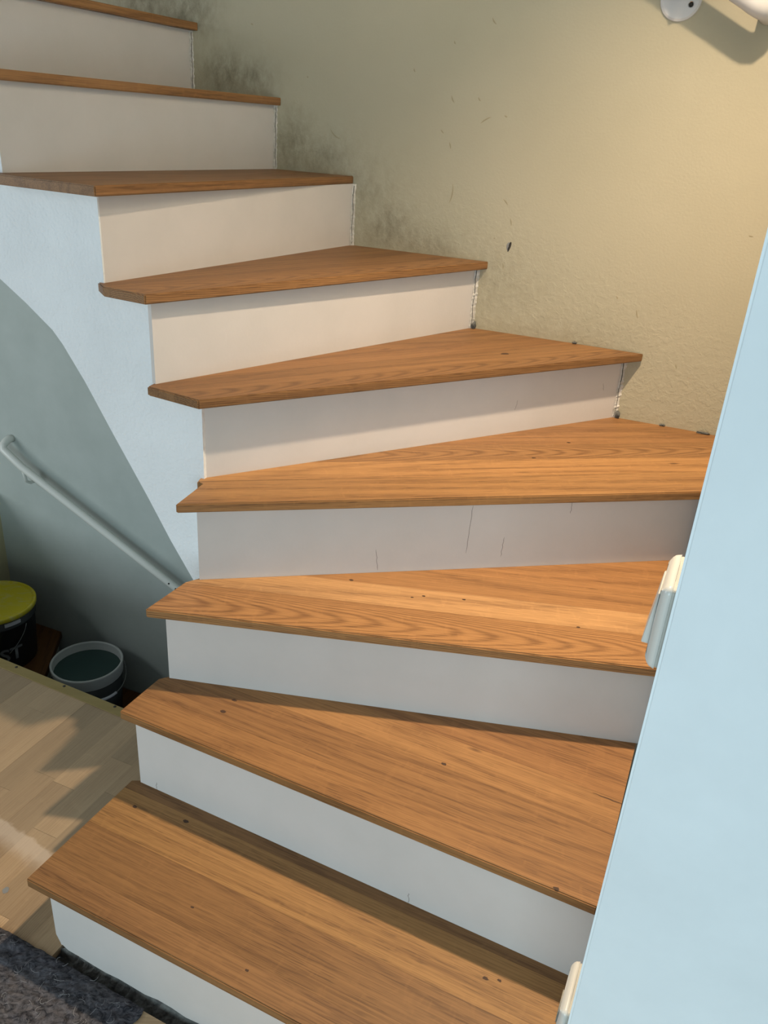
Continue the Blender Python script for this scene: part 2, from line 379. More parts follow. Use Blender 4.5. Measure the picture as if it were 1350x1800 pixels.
# ---------------------------------------------------------------- oak treads, each glued up from staves
RIS = {  # foot line left -> right, in risers
 1: ((-2.989, 5.463), (1.490, 3.530)), 2: ((-2.480, 6.772), (2.006, 4.787)), 3: ((-2.266, 7.350), (2.844, 6.793)), 4: ((-2.011, 7.848), (3.832, 9.156)),
 5: ((-2.030, 8.420), (3.310, 11.690)), 6: ((-2.600, 8.595), (1.110, 12.510)), 7: ((-3.170, 8.890), (-0.820, 13.240)), 8: ((-4.370, 9.392), (-2.090, 13.745)), 9: ((-5.55, 9.86), (-3.47, 14.27))}
TREADS = {
 1: [(-3.178, 5.432), (1.432, 3.432), (2.008, 4.800), (-2.587, 6.797)],
 2: [(-2.628, 6.739), (1.984, 4.724), (2.862, 6.811), (-2.383, 7.326)],
 3: [(-2.424, 7.178), (2.836, 6.739), (3.848, 9.160), (-2.157, 7.777)],
 4: [(-2.188, 7.671), (3.784, 9.011), (4.690, 11.160), (3.340, 11.690), (-2.106, 8.292), (-2.013, 8.250)],
 5: [(-2.026, 8.149), (3.550, 11.585), (1.150, 12.532), (-2.660, 8.495)],
 6: [(-2.604, 8.418), (1.285, 12.475), (-0.790, 13.270), (-3.128, 8.683)],
 7: [(-3.091, 8.589), (-0.810, 13.285), (-2.060, 13.760), (-4.470, 9.245)],
 8: [(-4.350, 9.190), (-1.985, 13.735), (-3.440, 14.290), (-5.560, 9.715)],
 9: [(-5.490, 9.690), (-3.335, 14.250), (-4.780, 14.800), (-6.900, 10.310)]}
ZT = {k: float(k) for k in TREADS}; ZT[9] = 8.95
STAVES = {1: [.052, .152, .2525], 2: [.070, .165, .245], 3: [.111, .192, .275], 4: [.112, .205, .300, .385], 5: [.055, .148, .247, .330], 6: [.085, .180, .27, .36], 7: [.09, .18], 8: [.09, .18], 9: [.09, .18]}
TLAB = {1: 'lowest oak stair tread, nearest the dark felt mat', 2: 'second oak tread up, with a short split by the right wall', 3: 'third oak tread up with bold cathedral grain, level with the upper switch',
        4: 'fourth oak tread up, notched at its left end and filling the wall corner', 5: 'fifth oak tread up, its right tip touching the yellow wall beside a dark knot', 6: 'sixth oak tread up, wedge shaped and level with the wall chip',
        7: 'seventh oak tread up, seen almost edge on above the white string corner', 8: 'eighth oak tread up, second from the top, only its front edge showing', 9: 'topmost oak tread at the upper left corner of the photo'}
KNOTS = {1: [(-.4505, 1.1869, 4), (-.3422, 1.1587, 4.5), (-.2843, .9708, 2.6), (-.1696, .8624, 3), (.217, .877, 4), (.240, .875, 3)],
         2: [(-.2885, 1.2661, 5), (-.2733, 1.3028, 4), (.3092, .9039, 4), (.1424, 1.1627, 4)],
         3: [(-.059, 1.493, 4), (.177, 1.445, 3), (.094, 1.448, 3), (.07, 1.44, 2.5), (.40, 1.37, 3)],
         4: [(.345, 1.806, 4), (.45, 1.93, 4)], 5: [(.279, 2.045, 9)]}
FLAT = {(3, 0.0), (4, .205), (5, 0.0), (6, .0)}
TINT = {(3, .111): (2.0, 2.2, 2.4), (3, 0.0): (1.5, 1.5, 1.45), (3, .192): (1.38, 1.36, 1.3), (3, .275): (1.38, 1.36, 1.3), (4, 0.0): (1.35, 1.4, 1.35), (4, .112): (1.4, 1.45, 1.4), (4, .205): (1.45, 1.5, 1.5), (4, .3): (1.3, 1.3, 1.3), (4, .385): (1.2, 1.2, 1.2), (1, .052): (1.05, 1.05, 1.0), (1, .152): (1.15, 1.2, 1.1), (1, .2525): (.85, .87, .9), (2, 0.0): (1.15, 1.12, 1.05), (2, .07): (1.12, 1.1, 1.05), (2, .165): (1.35, 1.36, 1.3), (2, .245): (1.2, 1.15, 1.1), (5, .148): (.95, .93, .93)}  # stave tones, plus lamp light painted into the second to fourth treads
def inpoly(p, poly):
    r = False
    for i in range(len(poly)):
        a, b = poly[i], poly[i - 1]
        if (a[1] > p[1]) != (b[1] > p[1]) and p[0] < (b[0] - a[0]) * (p[1] - a[1]) / (b[1] - a[1]) + a[0]: r = not r
    return r
BACKN = {1: (2, 3), 2: (2, 3), 3: (2, 3), 4: (3, 4), 5: (2, 3), 6: (2, 3), 7: (2, 3), 8: (2, 3), 9: (2, 3)}
for k, poly in TREADS.items():
    i0, i1 = BACKN[k]; va, vb = Vector(poly[i0]), Vector(poly[i1]); bd = (vb - va).normalized(); bn = Vector((bd.y, -bd.x)) * .10   # tucked under the riser behind
    poly = list(poly); poly[i0] = tuple(va + bn)
    if k < 7: poly.insert(i1, tuple(Vector(RIS[k + 1][0]) + bn * (1.2 if k in (4, 6) else .4)))
    P = sc(poly); f0, f1 = Vector(P[0]), Vector(P[1]); d = (f1 - f0).normalized(); n = Vector((-d.y, d.x)); ang = math.atan2(d.y, d.x)
    z1 = ZT[k] * S; z0 = z1 - TH * S
    root = empty('oak_tread', (f0.x, f0.y, z0), 0); tag(root, TLAB[k], 'stair tread', 'oak treads of the winding stair')
    cuts = [-1.0] + STAVES[k] + [9.0]; base = n.dot(f0)
    for c0, c1 in zip(cuts, cuts[1:]):
        q = clip(P, n.x, n.y, base + c1 - 0.00012); q = clip(q, -n.x, -n.y, -(base + c0 + 0.00012))
        q = [p for i, p in enumerate(q) if (Vector(p) - Vector(q[i - 1])).length > 1e-5]
        if len(q) < 3 or abs(area(q)) < 2e-4: continue
        ox = random.uniform(-0.2, 0.2); oy = base + max(c0, 0) + 0.04
        og = d * (d.dot(f0) + ox) + n * oy
        lq = [((Vector(p) - og).dot(d), (Vector(p) - og).dot(n)) for p in q]
        bm = bmesh.new(); lo, hi = prism(bm, lq, z0, z1)
        sel = []; m = len(lq)
        for i in range(m):                   # round the exposed nosing and left end, keep glue joints sharp
            a, b = q[i], q[(i + 1) % m]; mid = (Vector(a) + Vector(b)) / 2
            isf = abs(n.dot(mid) - base) < 1e-4
            isl = abs((Vector(b) - Vector(a)).normalized().dot(d)) < 0.97 and (mid - f0).length < 0.35 * max((f1 - f0).length, .5) and d.dot(mid - f0) < 0.35 * (f1 - f0).length
            if isf or isl:
                for ring in (lo, hi):
                    ee = bm.edges.get((ring[i], ring[(i + 1) % m]));
                    if ee: sel.append(ee)
                if isf: sel += [x for x in bm.edges if set(x.verts) in ({lo[i], hi[i]}, {lo[(i + 1) % m], hi[(i + 1) % m]})]
        if sel: bmesh.ops.bevel(bm, geom=list(set(sel)), offset=0.0022, segments=2, affect='EDGES', clamp_overlap=True)
        st = mesh_obj('stave', bm, 'oak_flat_sawn' if (k, round(max(c0, 0), 3)) in FLAT else 'oak', root)
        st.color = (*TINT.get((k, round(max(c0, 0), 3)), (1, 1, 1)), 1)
        st.location = (og.x - f0.x, og.y - f0.y, -z0); st.rotation_euler.z = ang
        for kx, ky, r in KNOTS.get(k, []):
            if inpoly((kx, ky), q):
                v = Vector((kx, ky)) - og; rk = random.Random(int(kx * 1e4))
                bm = bmesh.new(); N = 11
                ring = [(v.dot(d) + r * .001 * 1.35 * math.cos(6.2832 * i / N) * rk.uniform(.75, 1.2), v.dot(n) + r * .001 * .8 * math.sin(6.2832 * i / N) * rk.uniform(.75, 1.2)) for i in range(N)]
                prism(bm, ring, z1 - 0.001, z1 + 0.00025); mesh_obj('knot', bm, 'knot_dark', st)
    if k == 2:   # drying split by the right wall
        bm = bmesh.new(); a_, b_ = Vector((.4090, 1.1155)), Vector((.4620, 1.0900)); dl = (b_ - a_).normalized(); nl = Vector((-dl.y, dl.x)); Ls = (b_ - a_).length
        up_ = [a_ + dl * Ls * i / 8 + nl * (.0011 * math.sin(math.pi * (.05 + .9 * i / 8)) + .0006 * math.sin(i * 2.1)) for i in range(9)]
        dn_ = [a_ + dl * Ls * i / 8 - nl * (.0011 * math.sin(math.pi * (.05 + .9 * i / 8)) - .0006 * math.sin(i * 2.1)) for i in range(9)]
        ring = [(p.x - f0.x, p.y - f0.y) for p in dn_ + up_[::-1]]; prism(bm, ring, TH * S - .001, TH * S + .0003); mesh_obj('split', bm, 'knot_dark', root)

# ---------------------------------------------------------------- staircase body: risers, string wall, soffit
stair = empty('staircase'); tag(stair, 'white plastered winder staircase body carrying the oak treads', 'staircase')
CRACKS = {4: [((-.061, 8.275, 3.301), (-.026, 8.283, 3.028)), ((1.026, 8.52, 3.85), (1.002, 8.515, 3.211)), ((1.446, 8.615, 3.407), (1.431, 8.611, 3.146)), ((2.206, 8.786, 3.86), (2.214, 8.788, 3.697))],
          5: [((3.06, 11.488, 4.555), (3.083, 11.502, 4.442)), ((1.739, 10.675, 4.461), (1.709, 10.657, 4.319))], 2: [((-2.267, 6.691, 1.10), (-2.272, 6.694, 1.0)), ((.489, 5.475, 1.13), (.499, 5.47, 1.0))]}
RLAB = {}
for k, (a, b) in RIS.items():
    a = Vector(a); b = Vector(b); d = (b - a).normalized(); n = Vector((d.y, -d.x)); back = -n * 0.25; ang = math.atan2(d.y, d.x); Ln = (b - a).length
    zb = (ZT[k - 1] if k > 1 else 0.0); zt = ZT[k] - TH
    if k == 1: zb = 0.03
    bm = bmesh.new()
    # front outline in local x/z, thickness behind
    if k == 1:
        out = [(0.0, 0.20), (0.05, 0.09), (0.14, 0.045)] + [(0.14 + i * .16, 0.03 + random.uniform(-.03, .03)) for i in range(1, 28) if .14 + i * .16 < Ln] + [(Ln, 0.03), (Ln, zt - 0), (0.0, zt)]
    else: out = [(0, zb), (Ln, zb), (Ln, zt), (0, zt)]
    f_ = [bm.verts.new((x * S, 0, z * S)) for x, z in out]; g_ = [bm.verts.new((x * S, 0.25 * S, z * S)) for x, z in out]
    bm.faces.new(f_); bm.faces.new(g_[::-1]); m = len(out)
    for i in range(m): bm.faces.new((f_[i], f_[(i + 1) % m], g_[(i + 1) % m], g_[i]))
    r = mesh_obj('riser', bm, 'riser_paint', stair); r.location = (a.x * S, a.y * S, 0); r.rotation_euler.z = ang
    for c0, c1 in CRACKS.get(k, []):
        rk = random.Random(int(c0[0] * 1000)); pts = []
        for i in range(9):
            u = i / 8; q = Vector(c0).lerp(Vector(c1), u); x = (Vector((q.x, q.y)) - a).dot(d) + (rk.uniform(-.008, .008) if 0 < i < 8 else 0)
            pts.append((x * S, -0.0001, q.z * S))
        bm = bmesh.new(); wv = []
        for i, p in enumerate(pts):
            h = 0.0005 if 0 < i < 8 else 0.0002
            wv.append([bm.verts.new((p[0] + sx * h, p[1] + dy, p[2])) for sx, dy in ((-1, 0), (0, -.0003), (1, 0))])
        for p, q in zip(wv, wv[1:]):
            bm.faces.new((p[0], p[1], q[1], q[0])); bm.faces.new((p[1], p[2], q[2], q[1]))
        mesh_obj('hairline_crack', bm, 'hairline', r)
    if k >= 5:   # ragged plaster joint between riser and outer wall
        rk = random.Random(k); bm = bmesh.new(); N = 26; wv = []
        for i in range(N + 1):
            z = zb + (zt - zb) * i / N; e0 = rk.uniform(-0.012, 0.008); e1 = rk.uniform(-.012, .012)
            bot = i < 3
            p0 = Vector((Ln - 0.015 + e0, -0.004 + rk.uniform(-.003, .003))); p1 = Vector((Ln + 0.03 + e1 * .6, -0.03 + rk.uniform(-.008, .008))); p2 = Vector((Ln + 0.12, -0.05 + e1 * .5))
            wv.append([bm.verts.new((q.x * S, q.y * S, z * S)) for q in (p0, p1, p2)])
        for p, q in zip(wv, wv[1:]):
            for j in (0, 1): bm.faces.new((p[j], p[j + 1], q[j + 1], q[j]))
        jn = mesh_obj('plaster_joint', bm, 'joint_plaster', stair); jn.location = r.location; jn.rotation_euler.z = ang
        bm = bmesh.new(); wv = []   # open crack along it
        for i in range(N + 1):
            z = zb + (zt - zb) * (0.03 + .94 * i / N); x = Ln + 0.005 + 0.008 * math.sin(i * .5 + k) + rk.uniform(-.004, .004); wd = rk.uniform(.002, .006) * (1.4 if i > N * .6 else .6)
            wv.append([bm.verts.new((q * S, -0.022 * S - (0.006 * S if jx == 1 else 0), z * S)) for jx, q in enumerate((x - wd, x, x + wd))])
        for p, q in zip(wv, wv[1:]):
            for j in (0, 1): bm.faces.new((p[j], p[j + 1], q[j + 1], q[j]))
        mesh_obj('joint_crack', bm, 'crack_dark', jn)
    if k in (5, 6):   # loose mortar crumb left in the corner
        bm = bmesh.new(); bmesh.ops.create_icosphere(bm, subdivisions=2, radius=1.0); rk = random.Random(k + 40)
        for v in bm.verts: v.co *= rk.uniform(.6, 1.15); v.co.x *= .008; v.co.y *= .007; v.co.z *= .012
        cr = mesh_obj('mortar_crumb', bm, 'raw_mortar', stair); p = b + d * 0.03 + n * 0.06; cr.location = (p.x * S, p.y * S, zb * S + .010)

for i_, (px_, py_, l_) in enumerate(((4.50, 11.20, .020), (3.98, 11.43, .008), (2.62, 11.94, .007))):   # mortar crumbs along the wall
    bm = bmesh.new(); bmesh.ops.create_icosphere(bm, subdivisions=2, radius=1.0); rk = random.Random(90 + i_)
    for v in bm.verts: v.co *= rk.uniform(.6, 1.15); v.co.x *= l_; v.co.y *= .005; v.co.z *= .004
    cr = mesh_obj('mortar_crumb', bm, 'raw_mortar', stair); cr.location = (px_ * S, py_ * S, (4 if i_ < 2 else 5) * S + .003); cr.rotation_euler.z = WROT

# string wall of the upper flight (face A): stepped top under the treads, curved lower edge
def aA(p): return p[0] * NA[1] - p[1] * NA[0]          # coordinate along the string
low = [(-6.9, 9.05, 7.9), (-4.607, 9.496, 5.848), (-4.277, 9.352, 5.626), (-3.939, 9.204, 5.368), (-3.816, 9.150, 5.224), (-3.550, 9.035, 4.826), (-3.218, 8.890, 4.253), (-2.808, 8.710, 3.567), (-2.529, 8.589, 3.072), (-2.243, 8.464, 2.616)]
lowp = [(aA(p), p[2]) for p in low]; lowp[0] = (lowp[1][0] - 2.9, 7.75)
cx = aA((-2.030, 8.400))
lowp = [p for p in lowp if p[0] < cx] + [(cx, 2.35)]
def stepx(k): p = RIS[k][0]; return aA(p)
top = [(cx, 4 - TH), (stepx(5), 4 - TH), (stepx(5), 5 - TH), (stepx(6), 5 - TH), (stepx(6), 6 - TH), (stepx(7), 6 - TH), (stepx(7), 7 - TH), (stepx(8), 7 - TH), (stepx(8), 8 - TH), (stepx(9), 8 - TH), (stepx(9), 8.95 - TH), (lowp[0][0], 8.95 - TH)]
out = []
for p in lowp + top:
    if not out or (abs(out[-1][0] - p[0]) + abs(out[-1][1] - p[1])) > 1e-4: out.append(p)
bm = bmesh.new()
def ap(a, c, z): return ((NA[1] * a + NA[0] * c) * S, (-NA[0] * a + NA[1] * c) * S, z * S)
f_ = [bm.verts.new(ap(a, CA, z)) for a, z in out]; g_ = [bm.verts.new(ap(a, CA + 0.5, z)) for a, z in out]; m = len(out)
bm.faces.new(f_); bm.faces.new(g_[::-1])
for i in range(m): bm.faces.new((f_[i], f_[(i + 1) % m], g_[(i + 1) % m], g_[i]))
sw = mesh_obj('string_wall', bm, 'string_plaster', stair); sw['label'] = 'rough white plaster side of the upper flight'
# inner string towards the room (face B) from the lowest riser to the corner
bpts = [RIS[1][0], RIS[2][0], RIS[3][0], RIS[4][0], RIS[5][0]]
bm = bmesh.new()
for k in range(1, 5):
    a, b = Vector(bpts[k - 1]), Vector(bpts[k]); da = (Vector(RIS[k][1]) - a).normalized(); db = (Vector(RIS[k + 1][1]) - b).normalized(); fw = (b - a).normalized() * .04
    prism(bm, sc([tuple(a + fw), tuple(a + fw + da * .4), tuple(b + db * .4), tuple(b)]), (0.0 if k < 4 else 2.3) * S, (k - TH) * S)
mesh_obj('inner_string', bm, 'string_plaster', stair)
# soffit of the slab under the upper flight
bm = bmesh.new(); ra = []; 
for a, z in lowp: ra.append((bm.verts.new(ap(a, CA + .02, z)), bm.verts.new(ap(a, 11.7, z)), bm.verts.new(ap(a, CA + .02, z + .35)), bm.verts.new(ap(a, 11.7, z + .35))))
for p, q in zip(ra, ra[1:]):
    bm.faces.new((p[0], q[0], q[1], p[1])); bm.faces.new((p[2], p[3], q[3], q[2])); bm.faces.new((p[1], q[1], q[3], p[3])); bm.faces.new((p[0], p[2], q[2], q[0]))
mesh_obj('soffit', bm, 'string_plaster', stair)

# ---------------------------------------------------------------- marks on the yellow wall
MARKS = [((-0.6637, 1.6839), (-0.6517, 1.6696)), ((-0.7569, 1.6316), (-0.7531, 1.6242)), ((-0.8606, 1.5672), (-0.8567, 1.5582)), ((-0.7518, 1.509), (-0.7423, 1.4923)), ((-0.6796, 1.5084), (-0.6725, 1.4996)), ((-0.6665, 1.4487), (-0.641, 1.4646)), ((-0.6057, 1.4705), (-0.5977, 1.467)), ((-0.727, 1.3003), (-0.7329, 1.2481)), ((-0.5831, 1.2727), (-0.5688, 1.2585)), ((-0.5586, 1.2281), (-0.5527, 1.2072)), ((-0.5972, 1.1736), (-0.5937, 1.171)), ((-0.5639, 1.112), (-0.5616, 1.0942)), ((-0.2497, 1.0628), (-0.2455, 1.056)), ((0.0314, 1.2438), (0.042, 1.2423)), ((-1.3483, 1.657), (-1.3411, 1.6544)), ((-1.1718, 1.5369), (-1.1682, 1.5329)), ((-0.7734, 1.4277), (-0.7646, 1.4187)), ((-0.7468, 1.3993), (-0.7419, 1.3832)), ((-1.0979, 1.4129), (-1.0618, 1.3864)), ((-0.1933, 1.035), (-0.1864, 1.0137)), ((-0.0687, 0.911), (-0.0648, 0.8994))]
for (x0, z0), (x1, z1) in MARKS:
    rk = random.Random(int(x0 * 1e4)); bm = bmesh.new(); wv = []; L = math.hypot(x1 - x0, z1 - z0); nx, nz = -(z1 - z0) / L, (x1 - x0) / L; bow = rk.uniform(-.12, .12) * L; hw = min(.0016, max(.0007, L * .10))
    if L < .012: hw = .0015
    for i in range(7):
        u = i / 6; o_ = bow * 4 * u * (1 - u); h = hw * math.sin(math.pi * (0.08 + .84 * u))
        cx_, cz_ = x0 + (x1 - x0) * u + nx * o_, z0 + (z1 - z0) * u + nz * o_
        wv.append([bm.verts.new((cx_ + nx * s_ * h, -0.0002 - (0.0003 if s_ == 0 else 0), cz_ + nz * s_ * h)) for s_ in (-1, 0, 1)])
    for p, q in zip(wv, wv[1:]):
        for j in (0, 1): bm.faces.new((p[j], p[j + 1], q[j + 1], q[j]))
    mesh_obj('scratch', bm, 'scuff', wall_back)
def blob(name, cx_, cz_, L, Wd, tilt, mat, y, parent):
    bm = bmesh.new(); c = bm.verts.new((cx_, y - .0012, cz_)); ring = []
    for i in range(14):
        t_ = 2 * math.pi * i / 14; u, v_ = L * math.cos(t_), Wd * math.sin(t_) * (1 + .25 * math.cos(t_))
        ring.append(bm.verts.new((cx_ + u * math.sin(tilt) + v_ * math.cos(tilt), y, cz_ + u * math.cos(tilt) - v_ * math.sin(tilt))))
    for i in range(14): bm.faces.new((c, ring[i], ring[(i + 1) % 14]))
    return mesh_obj(name, bm, mat, parent)
blob('paint_chip', -.5535, 1.1555, .011, .0062, .15, 'chip_grey', -.0002, wall_back)
blob('chip_hole', -.5512, 1.1548, .0135, .0034, .22, 'crack_dark', -.0009, wall_back)

# ---------------------------------------------------------------- basement steps
def wl(s, off): return wallpt(s, off)
def basement_tread(poly, z, ncut, label):
    P = [Vector(q) * S for q in poly]; e0, e1 = P[1], P[2]; dx = (e1 - e0).normalized(); dy = Vector((-dx.y, dx.x)); ang = math.atan2(dx.y, dx.x)
    if dy.dot(P[0] - e0) < 0: dyc = -dy
    else: dyc = dy
    root = empty('basement_tread', (e0.x, e0.y, z * S - .03)); tag(root, label, 'stair tread', 'oiled oak basement treads')
    base = dyc.dot(e0); wmax = max(dyc.dot(p) - base for p in P)
    for i in range(ncut):
        c0, c1 = wmax * i / ncut, wmax * (i + 1) / ncut
        q = clip([tuple(p) for p in P], dyc.x, dyc.y, base + c1 - .0002); q = clip(q, -dyc.x, -dyc.y, -(base + c0 + .0002))
        if len(q) < 3 or abs(area(q)) < 1e-3: continue
        bm = bmesh.new(); prism(bm, [((Vector(p) - e0).dot(dx), (Vector(p) - e0).dot(dy)) for p in q], 0, .03)
        st = mesh_obj('stave', bm, 'old_oak', root); st.rotation_euler.z = ang
        if i == 0: mo = st.modifiers.new('bevel', 'BEVEL'); mo.width = .003; mo.segments = 2
    return root
T1P = [wl(-13.82, .04), (-7.320, 15.74), (-6.62, 11.6), wl(-11.0, 4.45), wl(-13.82, 4.3)]
basement_tread(T1P, -3.4, 4, 'dark oiled basement tread under the yellow lidded bucket')
T2P = [(-7.40, 15.70), wl(-9.2, .04), wl(-9.2, 4.5), wl(-11.2, 4.4), (-6.70, 11.7)]
basement_tread(T2P, -4.4, 4, 'dark oiled basement tread under the open water bucket')
bs = empty('basement_stair'); tag(bs, 'grey base of the basement steps below the dark treads', 'staircase')
bm = bmesh.new(); prism(bm, sc([wl(-13.80, .06), (-7.42, 15.72), (-6.72, 11.7), wl(-11.1, 4.4), wl(-13.80, 4.25)]), -7 * S, -3.4 * S - .0305); mesh_obj('step_block', bm, 'grey_wall_paint', bs)
bm = bmesh.new(); prism(bm, sc([(-7.40, 15.66), wl(-9.35, .06), wl(-9.35, 4.45), wl(-11.2, 4.35), (-6.70, 11.75)]), -7 * S, -4.4 * S - .0305); mesh_obj('step_block', bm, 'grey_wall_paint', bs)
# side wall of the well under the floor edge
bm = bmesh.new(); prism(bm, sc([na(-15, 6.5), na(-1.5, 6.5), na(-1.5, 6.96), na(-15, 6.96)]), -7 * S, -0.101)
tag(mesh_obj('wall_stairwell', bm, 'grey_wall_paint'), 'wall of the basement stairwell under the floor edge', 'wall', kind='structure')

# ---------------------------------------------------------------- buckets
def wire_arc(bm, r, ax, drop, out, zt, rad, n=28, t0=0.0, t1=math.pi):
    pts = []
    for i in range(n + 1):
        t_ = t0 + (t1 - t0) * i / n; a = Vector((math.cos(ax), math.sin(ax), 0)); f_ = Vector((math.sin(ax), -math.cos(ax), 0))
        pts.append(a * (r * math.cos(t_)) + f_ * (out * math.sin(t_)) + Vector((0, 0, zt - drop * math.sin(t_))))
    tube(bm, pts, rad, 8); return pts
bk = empty('open_bucket', (-6.17 * S, 14.27 * S, -4.4 * S)); tag(bk, 'open paint bucket of murky rinse water with a white rim', 'bucket')
R, Hb = .139, .245
bm = bmesh.new(); lathe(bm, [(0, .001), (R * .84, .001), (R * .86, .004), (R * .955, Hb - .052), (R * .90, Hb - .052), (R * .88, Hb - .06), (R * .82, .006), (0, .006)], 56); mesh_obj('body', bm, 'bucket_black', bk, True)
bm = bmesh.new(); lathe(bm, [(R * .955, Hb - .053), (R * .975, Hb - .050), (R * .99, Hb - .012), (R * 1.0, Hb - .008), (R * 1.0, Hb - .002), (R * .985, Hb), (R * .945, Hb - .001), (R * .935, Hb - .006), (R * .915, Hb - .05), (R * .90, Hb - .052), (R * .955, Hb - .053)], 64); mesh_obj('rim', bm, 'bucket_white', bk, True)
bm = bmesh.new(); lathe(bm, [(0, Hb - .036), (R * .6, Hb - .036), (R * .924, Hb - .036)], 56); mesh_obj('water', bm, 'rinse_water', bk, True)
bm = bmesh.new(); pts = wire_arc(bm, R * 1.02, 0.75, .050, R * 1.16, Hb - .035, .0016); hd = mesh_obj('wire_handle', bm, 'wire', bk, True)
bm = bmesh.new(); tube(bm, pts[11:18], .0055, 12); mesh_obj('grip', bm, 'grip_white', hd, True)
for sx in (-1, 1):
    bm = bmesh.new(); box(bm, (-.006, -.012, -.012), (.006, .012, .012)); o = mesh_obj('ear', bm, 'bucket_black', bk); o.location = (sx * R * .985 * math.cos(.75), sx * R * .985 * math.sin(.75), Hb - .036); o.rotation_euler.z = .75
def wrap_text(txt, size, rad, z, ang0, mat, parent, name, slope=0.0):
    cu = bpy.data.curves.new('lettering_curve', 'FONT'); cu.body = txt; cu.size = size; cu.offset = size * 0.02; cu.extrude = 0.0; cu.resolution_u = 3
    ob = bpy.data.objects.new('lettering_tmp', cu); col.objects.link(ob)
    dg = bpy.context.evaluated_depsgraph_get(); me = bpy.data.meshes.new_from_object(ob.evaluated_get(dg)); bpy.data.objects.remove(ob); 
    for v in me.vertices:
        a = ang0 + v.co.x / rad; r = rad + slope * v.co.y
        v.co = Vector((r * math.cos(a), r * math.sin(a), z + v.co.y))
    me.materials.clear(); me.materials.append(MATS[mat]); me.name = name
    return link(bpy.data.objects.new(name, me), parent)

yb = empty('lidded_bucket', (-8.26 * S, 14.70 * S, -3.4 * S)); tag(yb, 'black bucket closed with a smeared yellow lid', 'bucket')
R2, H2 = .158, .259
bm = bmesh.new(); lathe(bm, [(0, .001), (R2 * .86, .001), (R2 * .88, .004), (R2 * .955, H2 - .060), (R2 * .985, H2 - .058), (R2 * .985, H2 - .050), (R2 * .965, H2 - .048), (R2 * .975, H2 - .006), (0, H2 - .006)], 64); mesh_obj('body', bm, 'bucket_black', yb, True)
t = NT('lid_smeared'); tc = t.n('ShaderNodeTexCoord'); v = tc.outputs['Object']
sm = t.ramp(t.noise(t.mapping(v, (1.0, 2.2, 1), rot=(0, 0, .7)), 14, 5, .65, 1.0), [(0.50, 0), (0.72, 1)])
t.base(t.mix(t.math('MULTIPLY', sm, .55), (0.66, 0.55, 0.012), (0.62, 0.60, 0.34))); t.set(Roughness=.45)
bm = bmesh.new(); lathe(bm, [(R2 * .99, H2 - .020), (R2 * 1.02, H2 - .018), (R2 * 1.025, H2 - .003), (R2 * 1.01, H2), (R2 * .955, H2), (R2 * .94, H2 - .004), (R2 * .91, H2 - .0045), (R2 * .5, H2 - .004), (0, H2 - .0038)], 72); mesh_obj('lid', bm, 'lid_smeared', yb, True)
ea = -.62
bm = bmesh.new(); 
for i in range(9):
    pass
pa = []
for i in range(9):
    a = ea - .26 + .40 * i / 8; rr = R2 * 1.0
    pa.append([bm.verts.new((q * math.cos(a), q * math.sin(a), z)) for q, z in ((rr + .001, H2 - .040), (rr + .003, H2 - .026), (rr - .004, H2 - .026), (rr - .004, H2 - .040))])
for p, q in zip(pa, pa[1:]):
    for j in range(4): bm.faces.new((p[j], p[(j + 1) % 4], q[(j + 1) % 4], q[j]))
bm.faces.new(pa[0]); bm.faces.new(pa[-1][::-1]); mesh_obj('ear', bm, 'grip_white', yb)
bm = bmesh.new(); tube(bm, [(R2 * 1.0 * math.cos(ea + .30 - .55 * u), R2 * 1.0 * math.sin(ea + .30 - .55 * u), H2 - .06 - .10 * u ** .7) for u in [i / 12 for i in range(13)]], .0013, 8); mesh_obj('wire_handle', bm, 'wire', yb, True)
wrap_text('BOST', .082, R2 * .935 + .0006, .060, -1.86, 'label_grey', yb, 'lettering', .065)

# ---------------------------------------------------------------- handrails
def rail_loc(s, off, z): p = wallpt(s, off); return Vector((p[0] * S, p[1] * S, z * S))
def dots(p): return p[0] * DW[0] + p[1] * DW[1]
hr = empty('basement_handrail', rail_loc(-11, .35, 0)); tag(hr, 'off white pipe handrail running down the grey basement wall', 'handrail')
bl = hr.location.copy()
sA, zA, sB, zB = dots((-7.33, 15.41)), .667, dots((-4.18, 14.205)), -1.008
sl = (zB - zA) / (sB - sA)
pts = []
s_end = dots((-8.02, 15.67)); z_end = zA + sl * (s_end - sA) + .13
for i in range(7):       # swept end returning to the wall
    t_ = math.pi / 2 * i / 6; pts.append(rail_loc(s_end - .10 * 0 + .26 * (1 - math.sin(t_)) * 1.0 - .10, .35 * math.sin(t_ if i else .12) * 1.0, z_end + .05 * math.cos(t_) - .02) - bl)
pts[0] = rail_loc(s_end - .06, .01, z_end + .10) - bl; pts[1] = rail_loc(s_end - .08, .13, z_end + .095) - bl; pts[2] = rail_loc(s_end - .07, .22, z_end + .07) - bl; pts[3] = rail_loc(s_end - .07, .29, z_end + .02) - bl; pts[4] = rail_loc(s_end - .02, .34, z_end - .05) - bl
pts = pts[:5]
for i in range(1, 16):
    s_ = s_end + .08 + (sB + 1.0 - s_end - .08) * i / 15; pts.append(rail_loc(s_, .35, zA + sl * (s_ - sA)) - bl)
bm = bmesh.new(); tube(bm, pts, .0150, 16); mesh_obj('rail', bm, 'rail_white', hr, True)
